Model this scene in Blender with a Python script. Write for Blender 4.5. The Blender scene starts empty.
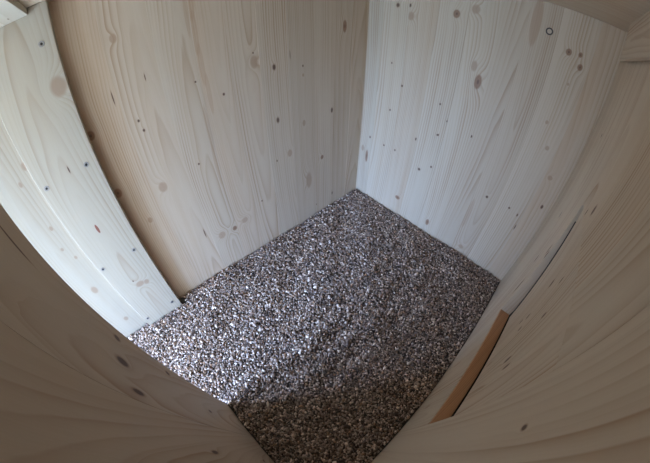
import bpy, bmesh, math, random
import numpy as np
from mathutils import Vector, Matrix

SC = bpy.context.scene
COL = SC.collection

# ------------------------------------------------------------------ camera
# wide surveillance lens under the ceiling, in the corner of the near walls
cam_data = bpy.data.cameras.new('camera')
cam = bpy.data.objects.new('camera', cam_data)
COL.objects.link(cam)
SC.camera = cam
cam_data.type = 'PANO'
cam_data.panorama_type = 'FISHEYE_LENS_POLYNOMIAL'
cam_data.sensor_fit = 'HORIZONTAL'
cam_data.sensor_width = 36.0
cam_data.sensor_height = 36.0 * 463 / 650
cam_data.clip_start = 0.001
cam_data.fisheye_fov = math.radians(220)
cam_data.fisheye_polynomial_k0 = 0.0
cam_data.fisheye_polynomial_k1 = -0.06704
cam_data.fisheye_polynomial_k2 = 0.0
cam_data.fisheye_polynomial_k3 = 9.7e-6
cam_data.fisheye_polynomial_k4 = 0.0
_r = Vector((0.6925, 0.7214, 0.00489))
_u = Vector((-0.51287, 0.48753, 0.7066))
_b = _r.cross(_u)
M = Matrix((_r, _u, _b)).transposed().to_4x4()
M.translation = Vector((0.4279, -0.5481, 0.4982))
cam.matrix_world = M

# ------------------------------------------------------------------ daylight
world = bpy.data.worlds.new('sky')
SC.world = world
world.use_nodes = True
wn = world.node_tree
wn.nodes.clear()
w_out = wn.nodes.new('ShaderNodeOutputWorld')
w_bg = wn.nodes.new('ShaderNodeBackground')
w_ramp = wn.nodes.new('ShaderNodeValToRGB')
w_sep = wn.nodes.new('ShaderNodeSeparateXYZ')
w_tc = wn.nodes.new('ShaderNodeTexCoord')
w_map = wn.nodes.new('ShaderNodeMapRange')
w_map.inputs[1].default_value = -1.0
w_map.inputs[2].default_value = 1.0
wn.links.new(w_tc.outputs['Generated'], w_sep.inputs[0])
wn.links.new(w_sep.outputs['Z'], w_map.inputs[0])
wn.links.new(w_map.outputs[0], w_ramp.inputs[0])
wn.links.new(w_ramp.outputs[0], w_bg.inputs[0])
wn.links.new(w_bg.outputs[0], w_out.inputs[0])
els = w_ramp.color_ramp.elements
els[0].position = 0.47; els[0].color = (0.26, 0.38, 0.54, 1)      # ground outside
els[1].position = 0.53; els[1].color = (0.62, 0.96, 1.66, 1)       # overcast horizon
e = els.new(1.0); e.color = (0.54, 0.86, 1.62, 1)
w_bg.inputs[1].default_value = 16.2

# the doorway to the outside: a portal for the sky's light (gives off none itself)
pl = bpy.data.lights.new('sky_portal', 'AREA')
pl.shape = 'RECTANGLE'
pl.size = 0.400
pl.size_y = 0.475
pl.cycles.is_portal = True
po = bpy.data.objects.new('sky_portal', pl)
COL.objects.link(po)
po.location = (0.220, -1.2175, 0.2425)
po.rotation_euler = (math.radians(90), 0, 0)     # -Z of the lamp looks along +Y, into the box

p2 = pl.copy()
p2.size = 0.200
po2 = bpy.data.objects.new('sky_portal', p2)
COL.objects.link(po2)
po2.location = (-0.0175, -1.080, 0.2425)
po2.rotation_euler = (math.radians(90), 0, math.radians(-90))   # faces +X

vs = SC.view_settings
vs.view_transform = 'Standard'
vs.look = 'None'
vs.gamma = 1.0
vs.use_curve_mapping = False
vs.exposure = 0.9
SC.cycles.max_bounces = 14
SC.cycles.diffuse_bounces = 10
SC.cycles.use_denoising = True

# ------------------------------------------------------------------ node helpers
class NT:
    def __init__(self, tree):
        self.t = tree
    def link(self, v, sock):
        if hasattr(v, 'is_output'):
            self.t.links.new(v, sock)
        else:
            sock.default_value = v
    def m(self, op, a, b=None, c=None, clamp=False):
        n = self.t.nodes.new('ShaderNodeMath')
        n.operation = op
        n.use_clamp = clamp
        self.link(a, n.inputs[0])
        if b is not None: self.link(b, n.inputs[1])
        if c is not None: self.link(c, n.inputs[2])
        return n.outputs[0]
    def vec(self, x, y, z=0.0):
        n = self.t.nodes.new('ShaderNodeCombineXYZ')
        for i, v in enumerate((x, y, z)): self.link(v, n.inputs[i])
        return n.outputs[0]
    def vm(self, op, a, b=None, c=None, out=0):
        n = self.t.nodes.new('ShaderNodeVectorMath')
        n.operation = op
        self.link(a, n.inputs[0])
        if b is not None: self.link(b, n.inputs[1])
        if c is not None: self.link(c, n.inputs[2])
        return n.outputs[out]
    def noise(self, vec, scale, detail=2.0, rough=0.5):
        n = self.t.nodes.new('ShaderNodeTexNoise')
        n.inputs['Scale'].default_value = scale
        n.inputs['Detail'].default_value = detail
        n.inputs['Roughness'].default_value = rough
        self.link(vec, n.inputs['Vector'])
        return n.outputs[0]
    def mix(self, f, a, b):
        n = self.t.nodes.new('ShaderNodeMix')
        n.data_type = 'RGBA'
        self.link(f, n.inputs[0])
        self.link(a, n.inputs[6])
        self.link(b, n.inputs[7])
        return n.outputs[2]
    def step(self, v, lo, hi):
        n = self.t.nodes.new('ShaderNodeMapRange')
        n.interpolation_type = 'SMOOTHSTEP'
        self.link(v, n.inputs[0])
        n.inputs[1].default_value = lo
        n.inputs[2].default_value = hi
        return n.outputs[0]

def rgba(c): return (c[0], c[1], c[2], 1.0)

EARLY = (0.640, 0.540, 0.410)       # spruce, between the rings
LATE = (0.400, 0.250, 0.145)        # spruce, the dark ring lines
pale = (.450, .402, .315)            # boards that have dried to a greyer tone
KCOL = {0: (0.120, 0.072, 0.052),   # dark dead knot
        1: (0.300, 0.160, 0.095),   # brown live knot
        2: (0.440, 0.300, 0.200),   # pale knot
        3: (0.290, 0.105, 0.070)}   # reddish resin pocket

def wood(name, seed, uc, d0, tone=1.0, warm=0.0, knots=(), freq=260.0, slope=0.0, contrast=1.0, early=EARLY, late=LATE, streaks=(), kscale=1.0, wander=1.0):
    """Spruce board. UV = metres across / along the grain. Rings are cut from a wandering pith axis at (uc, depth d0)."""
    m = bpy.data.materials.new(name)
    m.use_nodes = True
    t = m.node_tree
    N = NT(t)
    bsdf = t.nodes['Principled BSDF']
    uvn = t.nodes.new('ShaderNodeUVMap')
    sep = t.nodes.new('ShaderNodeSeparateXYZ')
    t.links.new(uvn.outputs[0], sep.inputs[0])
    u, v = sep.outputs[0], sep.outputs[1]
    uv = uvn.outputs[0]
    s1 = N.vec(N.m('MULTIPLY_ADD', u, 8.0, seed * 17.3), N.m('MULTIPLY_ADD', v, 1.6, seed * 5.1), seed * 3.0)
    n1 = N.noise(s1, 1.0, 2.0)
    s2 = N.vec(N.m('MULTIPLY_ADD', u, 55.0, seed * 31.0), N.m('MULTIPLY_ADD', v, 7.0, seed * 9.0), seed * 7.0)
    n2 = N.noise(s2, 1.0, 2.0)
    du = N.m('ADD', N.m('SUBTRACT', u, uc), N.m('MULTIPLY', N.m('SUBTRACT', n1, 0.5), 0.030 * wander))
    dd = N.m('ADD', N.m('MULTIPLY_ADD', v, slope, d0), N.m('MULTIPLY', N.m('SUBTRACT', n1, 0.5), 0.035 * wander))
    r = N.m('SQRT', N.m('ADD', N.m('MULTIPLY', du, du), N.m('MULTIPLY', dd, dd)))
    r = N.m('ADD', r, N.m('MULTIPLY', N.m('SUBTRACT', n2, 0.5), 0.0035))
    masks = {}
    for (ku, kv, a, b, kind, amp) in knots:
        if kind == 0:
            a, b = a * .85, b * .85
        far = N.vm('MULTIPLY_ADD', uv, (1 / (2.6 * a), 1 / (2.6 * b), 0), (-ku / (2.6 * a), -kv / (2.6 * b), 0))
        d2 = N.vm('DOT_PRODUCT', far, far, out=1)
        g = N.m('EXPONENT', N.m('MULTIPLY', d2, -1.0))
        if amp:
            r = N.m('MULTIPLY_ADD', g, amp * a * 1.6, r)
        masks.setdefault(kind, []).append(g)
    q = N.m('MULTIPLY', r, freq)
    fr = N.m('FRACT', q)
    ring = N.m('MULTIPLY', N.m('POWER', fr, 2.2), N.m('SUBTRACT', 1.0, N.step(fr, 0.86, 1.0)))
    # every few rings a stronger one
    big = N.m('FRACT', N.m('MULTIPLY', q, 0.237))
    ring = N.m('MULTIPLY', ring, N.m('MULTIPLY_ADD', big, 0.8, 0.45))
    patch = N.noise(N.vec(N.m('MULTIPLY_ADD', u, 22.0, seed * 2.0), N.m('MULTIPLY_ADD', v, 3.0, seed), 4.0), 1.0, 1.0)
    ring = N.m('MULTIPLY', ring, N.m('MULTIPLY', N.step(patch, 0.25, 0.75), 1.15 * contrast))
    colr = N.mix(N.m('MULTIPLY_ADD', N.step(big, 0.1, 1.0), 0.05 * contrast, ring, clamp=True), rgba(early), rgba(late))
    # broad warm streaks along the grain
    band = N.noise(N.vec(N.m('MULTIPLY_ADD', u, 38.0, seed * 11.0), N.m('MULTIPLY', v, 0.9), seed * 4.0), 1.0, 2.0)
    colr = N.mix(N.m('MULTIPLY', N.step(band, 0.45, 0.75), 0.22 + warm), colr, (early[0] * 0.86, early[1] * 0.74, early[2] * 0.63, 1))
    fine = N.noise(N.vec(N.m('MULTIPLY', u, 900.0), N.m('MULTIPLY', v, 40.0), seed), 1.0, 1.0)
    colr = N.mix(N.m('MULTIPLY', fine, 0.16), colr, rgba(late))
    for (su, sv, a, b, f) in streaks:       # single broad coloured growth bands, one with painted shadow in it
        far = N.vm('MULTIPLY_ADD', uv, (1 / a, 1 / b, 0), (-su / a, -sv / b, 0))
        g = N.m('EXPONENT', N.m('MULTIPLY', N.vm('DOT_PRODUCT', far, far, out=1), -1.0))
        colr = N.mix(N.m('MULTIPLY', N.step(g, 0.35, 0.55), f), colr, (0.46, 0.30, 0.19, 1))
    K = lambda i: rgba(tuple(c_ * kscale for c_ in KCOL[i]))
    for kind, gs in masks.items():
        tot = gs[0]
        for g in gs[1:]:
            tot = N.m('MAXIMUM', tot, g)
        rag = N.m('MULTIPLY_ADD', N.m('SUBTRACT', n2, 0.5), 0.10, tot)
        if kind == 2:
            colr = N.mix(N.m('MULTIPLY', N.step(rag, 0.60, 0.86), 0.75), colr, K(2))
        elif kind == 1:
            colr = N.mix(N.m('MULTIPLY', N.step(rag, 0.74, 0.88), 0.85), colr, K(1))
            colr = N.mix(N.m('MULTIPLY', N.step(tot, 0.965, 0.995), 0.6), colr, K(0))
        elif kind == 0:
            colr = N.mix(N.m('MULTIPLY', N.step(rag, 0.60, 0.86), 0.45), colr, K(1))
            colr = N.mix(N.m('MULTIPLY', N.step(rag, 0.78, 0.93), 0.9), colr, K(0))
        else:
            colr = N.mix(N.step(rag, 0.80, 0.88), colr, K(3))
    tonemul = t.nodes.new('ShaderNodeMix')
    tonemul.data_type = 'RGBA'
    tonemul.blend_type = 'MULTIPLY'
    tonemul.inputs[0].default_value = 1.0
    t.links.new(colr, tonemul.inputs[6])
    tonemul.inputs[7].default_value = (tone, tone * (1 - 0.25 * warm), tone * (1 - 0.4 * warm), 1)
    colr = tonemul.outputs[2]
    t.links.new(colr, bsdf.inputs['Base Color'])
    bsdf.inputs['Roughness'].default_value = 0.55
    bsdf.inputs['Specular IOR Level'].default_value = 0.28
    bump = t.nodes.new('ShaderNodeBump')
    bump.inputs['Strength'].default_value = 0.12
    bump.inputs['Distance'].default_value = 0.0005
    t.links.new(ring, bump.inputs['Height'])
    t.links.new(bump.outputs[0], bsdf.inputs['Normal'])
    return m

def plain(name, col, rough=0.5, metal=0.0):
    m = bpy.data.materials.new(name)
    m.use_nodes = True
    t = m.node_tree
    N = NT(t)
    b = t.nodes['Principled BSDF']
    tc = t.nodes.new('ShaderNodeTexCoord')
    n = N.noise(tc.outputs['Object'], 400.0, 2.0)
    c = N.mix(N.m('MULTIPLY', n, 0.5), rgba(col), rgba(tuple(x * 0.6 for x in col)))
    t.links.new(c, b.inputs['Base Color'])
    b.inputs['Roughness'].default_value = rough
    b.inputs['Metallic'].default_value = metal
    return m

# ------------------------------------------------------------------ mesh helpers
def link(name, me, mat=None, parent=None, loc=(0, 0, 0)):
    o = bpy.data.objects.new(name, me)
    COL.objects.link(o)
    o.location = loc
    if parent: o.parent = parent
    if mat is not None and me is not None: me.materials.append(mat)
    return o

def uv_planar(bm, U, V, u_off=0.0):
    lay = bm.loops.layers.uv.verify()
    U, V = Vector(U), Vector(V)
    for f in bm.faces:
        for l in f.loops:
            l[lay].uv = (l.vert.co.dot(U) + u_off, l.vert.co.dot(V))

def board_mesh(name, lo, hi, U, V, bev=0.0004, seg=1, shift=None, u_off=0.0):
    """A sawn board between two corners, arrises eased; UV in metres across (U) and along (V) the grain."""
    bm = bmesh.new()
    bmesh.ops.create_cube(bm, size=1.0)
    for v in bm.verts:
        v.co = Vector([lo[i] + (v.co[i] + 0.5) * (hi[i] - lo[i]) for i in range(3)])
    if bev:
        bmesh.ops.bevel(bm, geom=list(bm.edges), offset=bev, segments=seg, affect='EDGES', profile=0.5)
    uv_planar(bm, U, V, u_off)
    if shift:
        for v in bm.verts:
            v.co = v.co + shift(v.co)
    me = bpy.data.meshes.new(name)
    bm.to_mesh(me)
    bm.free()
    return me

def empty(name, loc=(0, 0, 0)):
    o = bpy.data.objects.new(name, None)
    COL.objects.link(o)
    o.location = loc
    o.empty_display_size = 0.05
    return o

def tag(o, label, cat, group=None, kind=None):
    o['label'] = label
    o['category'] = cat
    if group: o['group'] = group
    if kind: o['kind'] = kind
    return o

rng = random.Random(7)
AX = {'x': Vector((1, 0, 0)), 'y': Vector((0, 1, 0)), 'z': Vector((0, 0, 1))}

FLOOR_Z = -0.030
CEIL_Z = 0.589
XB = 0.503            # inner face of the right wall
YD = -0.627           # inner face of the front partition
YOUT = -1.200         # end of the porch
TH = 0.018            # board thickness

def structure(name):
    o = empty(name)
    o['kind'] = 'structure'
    return o

def knots_in(lst, u0, u1, v0=-9, v1=9):
    return [k for k in lst if u0 <= k[0] < u1 and v0 <= k[1] < v1]

# ------------------------------------------------------------------ left wall (y runs along it, inner face x = 0)
KA = [  # (distance from the far corner, height, half width, half height, kind, ring bulge)
    (.514, .514, .0034, .0044, 2, .8), (.536, .435, .0009, .0100, 0, 0), (.484, .447, .0008, .0055, 0, 0),
    (.511, .389, .0018, .0022, 0, .5), (.508, .372, .0018, .0024, 0, .5), (.411, .416, .0016, .0018, 0, .3),
    (.367, .382, .0020, .0024, 0, .5), (.263, .407, .0034, .0055, 0, 1.), (.303, .440, .0015, .0018, 0, .3),
    (.303, .424, .0050, .0080, 2, 1.), (.226, .425, .0008, .0090, 0, 0), (.196, .399, .0017, .0024, 0, .4),
    (.196, .380, .0017, .0024, 2, .4), (.079, .475, .0050, .0120, 1, 1.2), (.264, .301, .0034, .0062, 0, 1.),
    (.114, .284, .0032, .0062, 0, 1.), (.198, .275, .0030, .0050, 2, .8), (.241, .217, .0040, .0060, 2, .8),
    (.145, .169, .0040, .0050, 1, 1.), (.276, .212, .0015, .0025, 0, .4), (.328, .132, .0017, .0022, 0, .4),
    (.439, .278, .0018, .0022, 0, .4), (.512, .268, .0052, .0065, 2, 1.2), (.584, .297, .0055, .0070, 1, 1.),
    (.557, .222, .0030, .0040, 2, .6), (.584, .399, .0050, .0060, 1, 1.), (.473, .131, .0012, .0110, 0, 0),
    (.440, .102, .0055, .0060, 2, 1.5), (.407, .101, .0045, .0050, 1, 1.2), (.379, .107, .0050, .0050, 2, 1.4),
    (.107, .038, .0028, .0050, 0, .8), (.165, .030, .0022, .0030, 0, .5), (.190, .121, .0060, .0150, 2, 1.6),
    (.300, .265, .0090, .0300, 2, 0),
]
KA = [k for k in KA if k[:2] != (.300, .265)]
wall_left = structure('wall_left')
ea = [0.0, .052, .108, .165, .232, .292, .348, .402, .462, .530, .604, .690, .800, .900, .980, 1.09, 1.18, 1.2]
for i in range(len(ea) - 1):
    u0, u1 = ea[i], ea[i + 1]
    w = u1 - u0
    ks = knots_in(KA, u0, u1)
    st = []
    if i == 6: st = [(.3995, .545, .0075, .040, .40), (.3985, .490, .0060, .040, .40), (.396, .440, .0050, .040, .40), (.392, .390, .0045, .040, .40)]
    if i == 7: st = [(.406, .330, .0042, .05, .35), (.408, .26, .0036, .05, .35), (.407, .53, .004, .05, .4)]
    if i == 9: st = [(.592, .30, .022, .9, .40), (.585, .30, .006, .9, .25)]  # reddish heartwood, with the cover board's shadow painted into the same band
    mat = wood('spruce_left', 1 + i * .71, u0 + w * rng.choice((-.6, -.2, .3, 1.3, 1.6)), rng.uniform(.015, .05), tone=rng.uniform(.95, 1.04),
               warm=rng.uniform(0, .12) + (.10 if i == 0 else 0), knots=ks, wander=.6, slope=rng.uniform(-.06, .06),
               freq=rng.uniform(190, 300), contrast=rng.uniform(.75, 1.2), streaks=st)
    d = rng.uniform(-.00015, .00015)
    for z0, z1 in (((FLOOR_Z, .005), (.480, CEIL_Z)) if .97 <= u0 < 1.18 else ((FLOOR_Z, CEIL_Z),)):      # an added, unseen side opening in the porch that lights the right wall
        link('board', board_mesh('board', (-TH, -u1, z0), (d, -u0, z1), (1, -1, 0), (0, 0, 1), .0002), mat, wall_left)

# ------------------------------------------------------------------ back wall (x runs along it, inner face y = 0)
KB = [
    (.076, .531, .0042, .0050, 0, 1.), (.105, .533, .0034, .0040, 0, 1.), (.110, .510, .0050, .0060, 2, 1.),
    (.074, .398, .0018, .0022, 0, .4), (.108, .351, .0024, .0028, 0, .5), (.084, .284, .0020, .0028, 0, .5),
    (.033, .191, .0020, .0032, 0, .5), (.080, .185, .0022, .0026, 0, .5), (.115, .185, .0020, .0028, 0, .5),
    (.167, .237, .0026, .0036, 0, .6), (.192, .165, .0034, .0036, 0, .6), (.221, .186, .0022, .0030, 0, .5),
    (.218, .269, .0020, .0024, 0, .4), (.208, .529, .0058, .0070, 1, 1.), (.244, .545, .0055, .0060, 2, 1.),
    (.275, .409, .0060, .0125, 1, 1.3), (.261, .437, .0040, .0070, 2, .8), (.207, .338, .0020, .0024, 0, .4),
    (.231, .307, .0018, .0022, 0, .3), (.216, .268, .0017, .0020, 0, .3), (.291, .297, .0026, .0030, 0, .5),
    (.419, .519, .0042, .0048, 1, .8), (.439, .522, .0030, .0038, 1, .6), (.444, .502, .0038, .0050, 1, .7),
    (.434, .467, .0015, .0018, 2, .2), (.422, .388, .0022, .0026, 2, .4), (.441, .344, .0026, .0032, 2, .5),
    (.471, .294, .0034, .0034, 2, .8), (.370, .185, .0028, .0032, 0, .5), (.425, .189, .0024, .0026, 0, .4),
    (.448, .184, .0016, .0038, 0, .3), (.457, .155, .0012, .0070, 0, 0), (.485, .231, .0026, .0046, 0, .6),
    (.028, .130, .0035, .0160, 1, .6), (.012, .150, .0030, .0060, 2, .6), (.255, .030, .0040, .0080, 1, .6),
    (.150, .052, .0060, .0050, 1, .6), (.365, .020, .0045, .0040, 2, .6),
]
wall_back = structure('wall_back')
eb = [0.0, .040, .104, .168, .232, .2905, .340, .3945, .460, .5180]
for i in range(len(eb) - 1):
    u0, u1 = eb[i], eb[i + 1]
    w = u1 - u0
    st = []
    if i == 6: st = [(.354, .550, .010, .050, .55), (.346, .12, .006, .05, .35)]
    mat = wood('spruce_back', 21 + i * .83, u0 + w * (.5 if i == 6 else rng.choice((-.5, -.2, 1.2, 1.5))), .020 if i == 6 else rng.uniform(.02, .05), tone=(.76, .82, .81, .83, .87, .84, .87, .99, 1.0)[i],
               warm=(.0, .03, .10, .03, .02, .10, .10, .0, .12)[i], knots=knots_in(KB, u0, u1), wander=.45, slope=rng.uniform(-.05, .05),
               freq=rng.uniform(180, 280), contrast=rng.uniform(.7, 1.1), streaks=st)
    d = rng.uniform(-.00015, .00015)
    link('board', board_mesh('board', (u0 - (TH if i == 0 else 0), d, FLOOR_Z), (u1, TH, CEIL_Z), (1, 1, 0), (0, 0, 1), .0002), mat, wall_back)

# ------------------------------------------------------------------ right wall (inner face x = .5) with its hatch opening
HY0, HY1, HZ0, HZ1 = .2210, .4430, .1490, .3710
KC = [(.255, .378, .0014, .0040, 0, .5), (.209, .285, .0016, .0095, 0, .5), (.217, .282, .0020, .0080, 0, .4), (.205, .198, .0024, .0170, 0, .6), (.178, .240, .0020, .008, 0, .4),
      (.275, .392, .0030, .0060, 0, .5), (.479, .364, .0022, .0026, 0, .8), (.300, .055, .0022, .0110, 2, .5),
      (.130, .300, .0018, .0060, 0, .4), (.395, .060, .0026, .0080, 2, .5), (.108, .430, .0020, .003, 0, .4),
      (.520, .300, .0030, .0090, 0, .7), (.565, .250, .0030, .0090, 0, .7)]
wall_right = structure('wall_right')
ec = [0.0, .068, .140, HY0, .292, .372, HY1, .545, .645, .720, .800, .900, 1.0, 1.1, 1.2]
for i in range(len(ec) - 1):
    u0, u1 = ec[i], ec[i + 1]
    w = u1 - u0
    spans = [(FLOOR_Z, HZ0 - .004), (HZ1, CEIL_Z)] if HY0 - 1e-6 <= u0 < HY1 - 1e-6 else [(FLOOR_Z, CEIL_Z)]
    mat = wood('spruce_right', 41 + i * .67, u0 + w * rng.uniform(.1, .9), rng.uniform(.010, .035), tone=rng.uniform(.96, 1.03),
               warm=rng.uniform(.02, .12), knots=knots_in(KC, u0, u1), slope=rng.uniform(-.07, .07), freq=rng.uniform(150, 240), contrast=rng.uniform(.9, 1.3))
    for z0, z1 in spans:
        link('board', board_mesh('board', (XB, -u1, z0), (XB + TH, -u0, z1), (1, -1, 0), (0, 0, 1), .0002, u_off=-XB), mat, wall_right)
# the sawn sill of the opening, brown end grain
endgrain = wood('brown_end_grain', 3.3, .3, .002, tone=1.0, early=(.62, .350, .190), late=(.40, .200, .110), freq=420, contrast=1.2)
sill = link('sill', board_mesh('sill', (XB + .0008, -HY1, HZ0 - .004), (XB + TH, -HY0, HZ0), (1, -.15, 0), (0, 1, 0), .0003), endgrain, wall_right)
sill['label'] = 'brown end-grain sill of the hatch opening'
# the outside skin that closes the gap round the hatch
skin = wood('shade_dark_skin', 5.1, .3, .05, tone=.10)  # toned near black so the gap round the hatch reads as shaded
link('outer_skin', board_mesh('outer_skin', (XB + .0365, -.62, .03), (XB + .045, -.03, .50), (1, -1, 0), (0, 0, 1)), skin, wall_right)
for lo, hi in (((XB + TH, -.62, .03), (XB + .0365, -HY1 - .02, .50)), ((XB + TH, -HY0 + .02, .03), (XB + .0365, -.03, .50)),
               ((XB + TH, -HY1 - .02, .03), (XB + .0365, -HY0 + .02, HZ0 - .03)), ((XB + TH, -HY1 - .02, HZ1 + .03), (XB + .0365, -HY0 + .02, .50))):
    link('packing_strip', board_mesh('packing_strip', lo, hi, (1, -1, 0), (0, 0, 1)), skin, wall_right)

# hatch leaf: hangs flush at its top, pushed outward at its foot
KH = [(.372, .254, .0014, .0070, 0, .8), (.304, .240, .0013, .0050, 0, .5), (.322, .336, .0012, .0050, 0, .4), (.312, .262, .0017, .0060, 0, .5), (.322, .248, .0015, .0050, 0, .4), (.372, .255, .0022, .0085, 0, .8), (.385, .262, .0018, .008, 0, .5),
      (.300, .310, .0022, .0060, 0, .5), (.352, .315, .0016, .0050, 0, .4), (.340, .180, .0020, .0060, 2, .6)]
hatch = empty('access_hatch', (XB, -.331, HZ0))
tag(hatch, 'pale wooden access hatch set into the right wall above the brown sill', 'hatch')
def lean(co):
    k = (HZ1 - .0015 - co.z) / (HZ1 - HZ0)
    return Vector((.0010 + .0180 * k ** .9 if k > 0 else .001, 0, 0))
eh = [HY0 + .0105, .268, .330, .392, HY1 - .0015]
for i in range(4):
    u0, u1 = eh[i], eh[i + 1]
    w = u1 - u0
    mat = wood('spruce_hatch', 61 + i * .9, u0 + w * rng.uniform(.0, 1.), rng.uniform(.008, .025), tone=rng.uniform(.97, 1.03),
               warm=rng.uniform(.03, .10), knots=knots_in(KH, u0, u1), slope=rng.uniform(-.05, .05), freq=rng.uniform(190, 260), contrast=1.1)
    o = link('board', board_mesh('board', (XB, -u1, HZ0 + .007), (XB + TH - .001, -u0, HZ1 - .0015), (1, -1, 0), (0, 0, 1), .0002, shift=lean, u_off=-XB), mat)
    o.parent = hatch
    o.matrix_parent_inverse = Matrix.Translation(-Vector(hatch.location))

gap_strip = link('gap_shade_strip', board_mesh('gap_shade_strip', (XB - .0004, -(HY0 + .0103), HZ0 + .007), (XB + .010, -(HY0 + .0030), .3480), (1, -1, 0), (0, 0, 1), .0003, shift=lean),
            plain('gap_shade_dark', (.035, .026, .026), .9))  # added dark strip, painted in place of the shaded gap beside the leaf
gap_strip.parent = hatch
gap_strip.matrix_parent_inverse = Matrix.Translation(-Vector(hatch.location))
gap_strip['label'] = 'dark strip standing in for the gap shadow along the far edge of the hatch'

# ------------------------------------------------------------------ front partition (inner face y = YD), ends at the porch way
KD = [(.275, .323, .0032, .0044, 0, .8), (.301, .328, .0040, .0080, 0, 1.), (.326, .322, .0026, .0080, 0, .8), (.274, .231, .0026, .0045, 0, .8),
      (.371, .234, .0022, .0080, 0, .8), (.307, .149, .0022, .0050, 0, .6), (.387, .060, .0022, .0050, 0, .6), (.2795, .437, .0008, .0170, 0, 0)]
XD = .2625
wall_front = structure('wall_front')
ed = [XD, .335, .415, XB]
for i in range(3):
    u0, u1 = ed[i], ed[i + 1]
    w = u1 - u0
    mat = wood('spruce_front', 81 + i * .9, u0 + w * rng.uniform(.2, .8), rng.uniform(.008, .03), tone=rng.uniform(.86, .90),
               warm=.14, knots=knots_in(KD, u0, u1), slope=.08, freq=220, contrast=1.1)
    link('board', board_mesh('board', (u0, YD - TH, FLOOR_Z), (u1, YD, CEIL_Z - .009), (1, 1, 0), (0, 0, 1), .0002, u_off=-YD), mat, wall_front)

# end wall of the porch with the square way out to daylight (behind the partition, out of the frame)
wall_entrance = structure('wall_entrance')
OX0, OX1, OZ0, OZ1 = .020, .420, .005, .480
for lo, hi in (((0, OZ1), (XB, CEIL_Z)), ((0, FLOOR_Z), (XB, OZ0)), ((0, OZ0), (OX0, OZ1)), ((OX1, OZ0), (XB, OZ1))):
    mat = wood('spruce_entrance', 95 + lo[0] + hi[1], .2, .02)
    link('board', board_mesh('board', (lo[0], YOUT - TH, lo[1]), (hi[0], YOUT, hi[1]), (0, 1, 1), (1, 0, 0), .0002), mat, wall_entrance)

# ------------------------------------------------------------------ floor panel and ceiling
floor = structure('floor')
for i in range(5):
    x0, x1 = -.018 + i * .1072, -.018 + (i + 1) * .1072
    mat = wood('spruce_floor', 101 + i, x0 + .05, .03)
    link('board', board_mesh('board', (x0, YOUT, FLOOR_Z - .018), (x1, .018, FLOOR_Z), (1, 0, 1), (0, 1, 0), .0002), mat, floor)
ceiling = structure('ceiling')
for i in range(12):
    y0, y1 = -1.218 + i * .103, -1.218 + (i + 1) * .103
    mat = wood('spruce_ceiling', 121 + i, -y1 + .05, .03, tone=rng.uniform(.96, 1.03))
    link('board', board_mesh('board', (-.018, y0, CEIL_Z), (.545, y1, CEIL_Z + .018), (0, -1, 1), (1, 0, 0), .0002), mat, ceiling)

# ------------------------------------------------------------------ boards screwed on at the porch way
steel = plain('zinc_steel', (.34, .32, .30), .5, .4)
dark = plain('dark_recess', (.02, .02, .02), .9)

def screw_meshes():
    bm = bmesh.new()                     # countersunk head: rim, dished face round the drive recess
    prof = [(.0040, .0000), (.0040, .0004), (.0036, .0006), (.0021, .0004), (.0019, -.0004)]
    n = 16
    rows = []
    for r_, h in prof:
        rows.append([bm.verts.new((h, r_ * math.cos(2 * math.pi * k / n), r_ * math.sin(2 * math.pi * k / n))) for k in range(n)])
    for a, b in zip(rows, rows[1:]):
        for k in range(n):
            bm.faces.new((a[k], a[(k + 1) % n], b[(k + 1) % n], b[k]))
    bmesh.ops.recalc_face_normals(bm, faces=bm.faces)
    head = bpy.data.meshes.new('screw'); bm.to_mesh(head); bm.free()
    head.materials.append(steel)
    bm = bmesh.new()                     # star-shaped drive recess, dark
    vs_ = []
    for k in range(12):
        rr = .0021 if k % 2 == 0 else .0014
        vs_.append((rr * math.cos(math.pi * k / 6), rr * math.sin(math.pi * k / 6)))
    top = [bm.verts.new((.00062, y, z)) for y, z in vs_]
    bot = [bm.verts.new((-.0004, y, z)) for y, z in vs_]
    bm.faces.new(top)
    for k in range(12):
        bm.faces.new((top[k], bot[k], bot[(k + 1) % 12], top[(k + 1) % 12]))
    bmesh.ops.recalc_face_normals(bm, faces=bm.faces)
    rec = bpy.data.meshes.new('drive_recess'); bm.to_mesh(rec); bm.free()
    rec.materials.append(dark)
    return head, rec
head_me, rec_me = screw_meshes()

def thing_board(name, base, lo, hi, U, V, mat, bev, label, cat, seg=2, group=None, shift=None):
    """One mesh with its origin at the board's base."""
    me = board_mesh(name, lo, hi, U, V, bev, seg, shift)
    me.transform(Matrix.Translation(-Vector(base)))
    o = link(name, me, mat, loc=base)
    return tag(o, label, cat, group)

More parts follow.
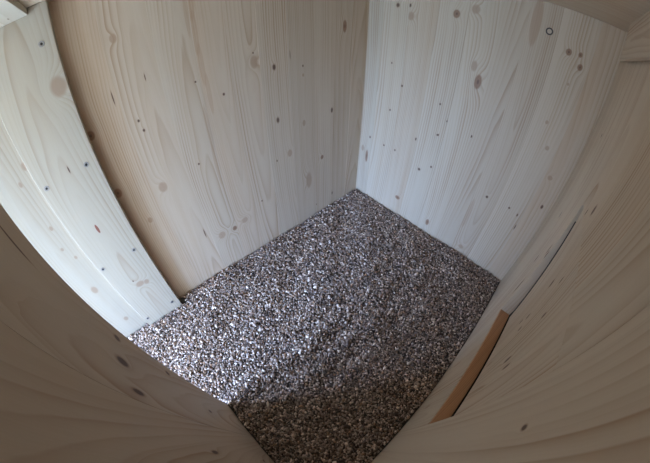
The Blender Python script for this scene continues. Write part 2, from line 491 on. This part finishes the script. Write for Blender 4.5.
PX = .020
KP = [(.601, .482, .0066, .0088, 2, 1.6), (.630, .376, .0010, .0055, 0, .3), (.642, .139, .0014, .0020, 0, .3), (.620, .120, .0036, .0040, 2, 1.2),
      (.637, .271, .0022, .0082, 3, .5), (.634, .124, .0060, .0045, 2, 1.0)]
KP = [(k[0] + PX,) + k[1:] for k in KP]
def edge(co):                      # the right arris is not quite plumb
    return Vector((0, (co.z - .29) * .017 if co.y > -.637 else 0, 0))
mat = wood('spruce_cover_board', 7.7, .655, .010, tone=1.0, knots=KP, slope=.05, freq=200, contrast=.9, early=pale, late=(.30, .22, .14), kscale=.72)
cover = thing_board('cover_board', (PX / 2, -.637, FLOOR_Z), (0, -.6825, FLOOR_Z), (PX, -.5890, CEIL_Z), (1, -1, 0), (0, 0, 1), mat, .0008,
                    'pale upright board with two columns of screws on the left wall', 'board', shift=edge)
for y, z in ((-.602, .540), (-.672, .540), (-.605, .370), (-.672, .369), (-.608, .199), (-.674, .199), (-.608, .030), (-.674, .029)):
    s = link('screw', head_me, None, cover, (PX / 2, y + .637, z - FLOOR_Z))
    s.rotation_euler = (rng.uniform(0, 1), 0, 0)
    link('drive_recess', rec_me, None, s)
KQ = [(.698, .410, .0022, .0042, 2, .5), (.716, .391, .0018, .0030, 2, .5), (.715, .309, .0020, .0030, 2, .5), (.722, .268, .0018, .0024, 2, .4),
      (.712, .242, .0018, .0024, 2, .4), (.727, .163, .0040, .0060, 2, 1.), (.723, .055, .0034, .0042, 2, .8)]
mat = wood('spruce_jamb_board', 9.1, .73, .012, tone=.86, knots=KQ, slope=-.05, freq=170, contrast=.8, early=pale, late=(.30, .22, .14), kscale=.72)
thing_board('jamb_board', (.004, -.742, FLOOR_Z), (0, -.8050, FLOOR_Z), (.0100, -.6830, CEIL_Z), (1, -1, 0), (0, 0, 1), mat, .0006,
            'brightly daylit upright board left of the screwed board beside the porch way', 'board')

# battens under the ceiling
KL = [(1.207, .046, .0008, .0045, 0, .4)]
mat = wood('spruce_header', 11.3, 1.19, .03, tone=1.1, knots=KL, early=pale, late=(.30, .22, .14), kscale=.72)
thing_board('header_batten', (.2578, -.627, CEIL_Z - .009), (PX, -.6445, CEIL_Z - .009), (XB, -.6085, CEIL_Z), (0, -1, 1), (1, 0, 0), mat, .0005,
            'thin wooden batten under the ceiling above the porch way, top left corner', 'batten')
mat = wood('spruce_ceiling_batten', 13.9, 1.05, .02, tone=.98, warm=.08)
cb = thing_board('ceiling_batten', (XB - .009, -.337, .537), (XB - .012, -.6085, .5360), (XB - .0065, -.078, CEIL_Z), (1, 0, 1), (0, 1, 0), mat, .0005,
                 'short wooden batten below the ceiling on the right wall, top right corner', 'batten')
for y in (-.52, -.20):
    me = board_mesh('packer', (.0025, y + .337 - .03, .020), (.0090, y + .337 + .03, .050), (1, 0, 1), (0, 1, 0), .0002)
    link('packer', me, skin, cb)

# round plug with a ring groove high on the back wall
plug = empty('round_plug', (.379, 0, .541))
tag(plug, 'small round wooden plug with a dark ring high on the back wall', 'plug')
def ring_mesh(r0, r1, h0, h1, name, cap=False, n=24):
    bm = bmesh.new()
    prof = [(r1, 0.0), (r1 - .0002, h1), (r0, h0)]
    rows = [[bm.verts.new((r_ * math.cos(2 * math.pi * k / n), -h, r_ * math.sin(2 * math.pi * k / n))) for k in range(n)] for r_, h in prof]
    for a, b in zip(rows, rows[1:]):
        for k in range(n):
            bm.faces.new((a[k], b[k], b[(k + 1) % n], a[(k + 1) % n]))
    if cap: bm.faces.new(rows[-1])
    bmesh.ops.recalc_face_normals(bm, faces=bm.faces)
    uv_planar(bm, (1, 0, 0), (0, 0, 1))
    me = bpy.data.meshes.new(name); bm.to_mesh(me); bm.free()
    return me
link('groove', ring_mesh(.0040, .0066, .0005, .0005, 'groove'), plain('groove_brown', (.09, .07, .06), .8), plug)
link('plug_face', ring_mesh(.0034, .0042, .0009, .0008, 'plug_face', True), wood('spruce_plug', 2.2, 0, .02, tone=.85), plug)

# ------------------------------------------------------------------ gravel
def gravel():
    rs = np.random.default_rng(5)
    bm = bmesh.new()
    bmesh.ops.create_icosphere(bm, subdivisions=1, radius=1.0)
    V0 = np.array([v.co[:] for v in bm.verts])
    F0 = np.array([[v.index for v in f.verts] for f in bm.faces])
    bm.free()
    nv, nf = len(V0), len(F0)
    variants = []
    for k in range(24):                                   # crushed, angular grains
        jit = V0 * rs.uniform(.72, 1.22, (nv, 1)) + rs.normal(0, .10, (nv, 3))
        for _ in range(3):                                # knock flat facets
            nrm = rs.normal(size=3); nrm /= np.linalg.norm(nrm)
            d = jit @ nrm
            lim = rs.uniform(.45, .75)
            over = np.clip(d - lim, 0, None)
            jit = jit - over[:, None] * nrm
        variants.append(jit)
    variants = np.array(variants)

    def height(x, y):
        ph = x * 2 * np.pi / .052 + 1.3 * np.sin(y * 9.0) + .8 * np.sin(y * 23 + x * 11)
        amp = .0042 * np.exp(-((x - .27) / .11) ** 2) / (1 + np.exp((y + .16) / .04))
        h = amp * np.sin(ph) + .0018 * np.sin(x * 17 + 1.0) * np.cos(y * 13) + .0012 * np.sin(x * 41 + y * 37)
        heap = .0025 * np.exp(-x / .06) + .0060 * np.exp(-(x / .09) ** 2) / (1 + np.exp((y + .50) / .05))
        return h - .0010 + heap

    pts = []
    for layer, (sp, dz) in enumerate(((.0042, -.0030), (.0035, -.0008), (.0058, .0009))):
        nx, ny = int(.5 / sp), int(.80 / sp)
        gx, gy = np.meshgrid((np.arange(nx) + .5) / nx * .5, -(np.arange(ny) + .5) / ny * .80)
        p = np.stack([gx.ravel(), gy.ravel()], 1) + rs.uniform(-.55, .55, (nx * ny, 2)) * sp
        size = np.clip(rs.lognormal(math.log(.00205), .30, len(p)), .0011, .0044)
        if layer == 2:
            keep = rs.random(len(p)) < .85
            p, size = p[keep], size[keep] * 1.08
        x, y = p[:, 0], p[:, 1]
        ok = (x > .0025) & (x < XB - .0025) & (y < -.0025) & (y > -.798)
        ok &= ~((x > XD - .003) & (y > YD - TH - .003) & (y < YD + .003))     # partition
        ok &= ~((x > .30) & (y < YD))                                          # hidden behind it
        ok &= ~((x < PX + .002) & (y < -.583) & (y > -.685)) & ~((x < .0125) & (y <= -.685))   # screwed boards
        p, size = p[ok], size[ok]
        z = height(p[:, 0], p[:, 1]) + dz + rs.uniform(-.0008, .0008, len(p))
        pts.append(np.column_stack([p, z, size]))
    P = np.concatenate(pts)
    n = len(P)
    vi = rs.integers(0, 24, n)
    q = rs.normal(size=(n, 4)); q /= np.linalg.norm(q, axis=1)[:, None]
    w_, x_, y_, z_ = q.T
    R = np.stack([np.stack([1 - 2 * (y_**2 + z_**2), 2 * (x_*y_ - z_*w_), 2 * (x_*z_ + y_*w_)], 1),
                  np.stack([2 * (x_*y_ + z_*w_), 1 - 2 * (x_**2 + z_**2), 2 * (y_*z_ - x_*w_)], 1),
                  np.stack([2 * (x_*z_ - y_*w_), 2 * (y_*z_ + x_*w_), 1 - 2 * (x_**2 + y_**2)], 1)], 1)
    aniso = np.stack([rs.uniform(1.0, 1.45, n), rs.uniform(.75, 1.1, n), rs.uniform(.55, .85, n)], 1)
    L = variants[vi] * aniso[:, None, :] * P[:, 3][:, None, None]
    Wd = np.einsum('nij,nkj->nki', R, L)
    Wd[:, :, 2] *= .8
    Wd += P[:, None, :3]
    # keep the grains inside the box
    Wd[:, :, 0] = np.clip(Wd[:, :, 0], .0003, XB - .0003)
    Wd[:, :, 1] = np.clip(Wd[:, :, 1], -.799, -.0003)
    verts = Wd.reshape(-1, 3)
    faces = (F0[None] + (np.arange(n) * nv)[:, None, None]).reshape(-1, 3)
    # bed of fines below the grains
    mx, my = 26, 42
    bx, by = np.meshgrid(np.linspace(.0003, XB - .0003, mx), np.linspace(-.0003, -.799, my))
    bz = height(bx, by) - .0045
    bed = np.stack([bx.ravel(), by.ravel(), bz.ravel()], 1)
    off = len(verts)
    quads = []
    for j in range(my - 1):
        for i in range(mx - 1):
            a = off + j * mx + i
            quads += [(a, a + mx, a + 1), (a + 1, a + mx, a + mx + 1)]
    verts = np.concatenate([verts, bed])
    faces = np.concatenate([faces, np.array(quads)])
    me = bpy.data.meshes.new('gravel')
    me.vertices.add(len(verts)); me.vertices.foreach_set('co', verts.ravel())
    me.loops.add(len(faces) * 3); me.loops.foreach_set('vertex_index', faces.ravel().astype(np.int32))
    me.polygons.add(len(faces)); me.polygons.foreach_set('loop_start', np.arange(0, len(faces) * 3, 3, dtype=np.int32))
    me.update(calc_edges=True)
    me.validate()
    pal = np.array([(.36, .305, .28), (.24, .19, .170), (.50, .44, .41), (.10, .078, .070), (.66, .60, .57), (.40, .29, .22), (.27, .23, .23), (.84, .80, .77)])
    pw = np.array([.20, .17, .18, .15, .11, .07, .07, .05])
    c = pal[rs.choice(len(pal), n, p=pw / pw.sum())] * rs.uniform(.8, 1.2, (n, 1)) * np.array([1.06, .94, .82])
    cv = np.ones((len(verts), 4)); cv[:off, :3] = np.repeat(c, nv, axis=0); cv[off:, :3] = (.10, .088, .078)
    at = me.attributes.new('stone_colour', 'FLOAT_COLOR', 'POINT')
    at.data.foreach_set('color', cv.ravel().astype(np.float32))
    m = bpy.data.materials.new('crushed_stone')
    m.use_nodes = True
    t = m.node_tree
    N = NT(t)
    b = t.nodes['Principled BSDF']
    an = t.nodes.new('ShaderNodeAttribute'); an.attribute_name = 'stone_colour'
    tc = t.nodes.new('ShaderNodeTexCoord')
    nz = N.noise(tc.outputs['Object'], 600.0, 2.0)
    mixn = t.nodes.new('ShaderNodeMix'); mixn.data_type = 'RGBA'; mixn.blend_type = 'MULTIPLY'
    mixn.inputs[0].default_value = 1.0
    t.links.new(an.outputs['Color'], mixn.inputs[6])
    g = N.m('MULTIPLY_ADD', nz, .6, .7)
    t.links.new(N.vec(g, g, g), mixn.inputs[7])
    t.links.new(mixn.outputs[2], b.inputs['Base Color'])
    b.inputs['Roughness'].default_value = .85
    b.inputs['Specular IOR Level'].default_value = .2
    o = link('gravel', me, m)
    tag(o, 'grey-brown crushed gravel spread over the floor of the wooden box', 'gravel', kind='stuff')
gravel()
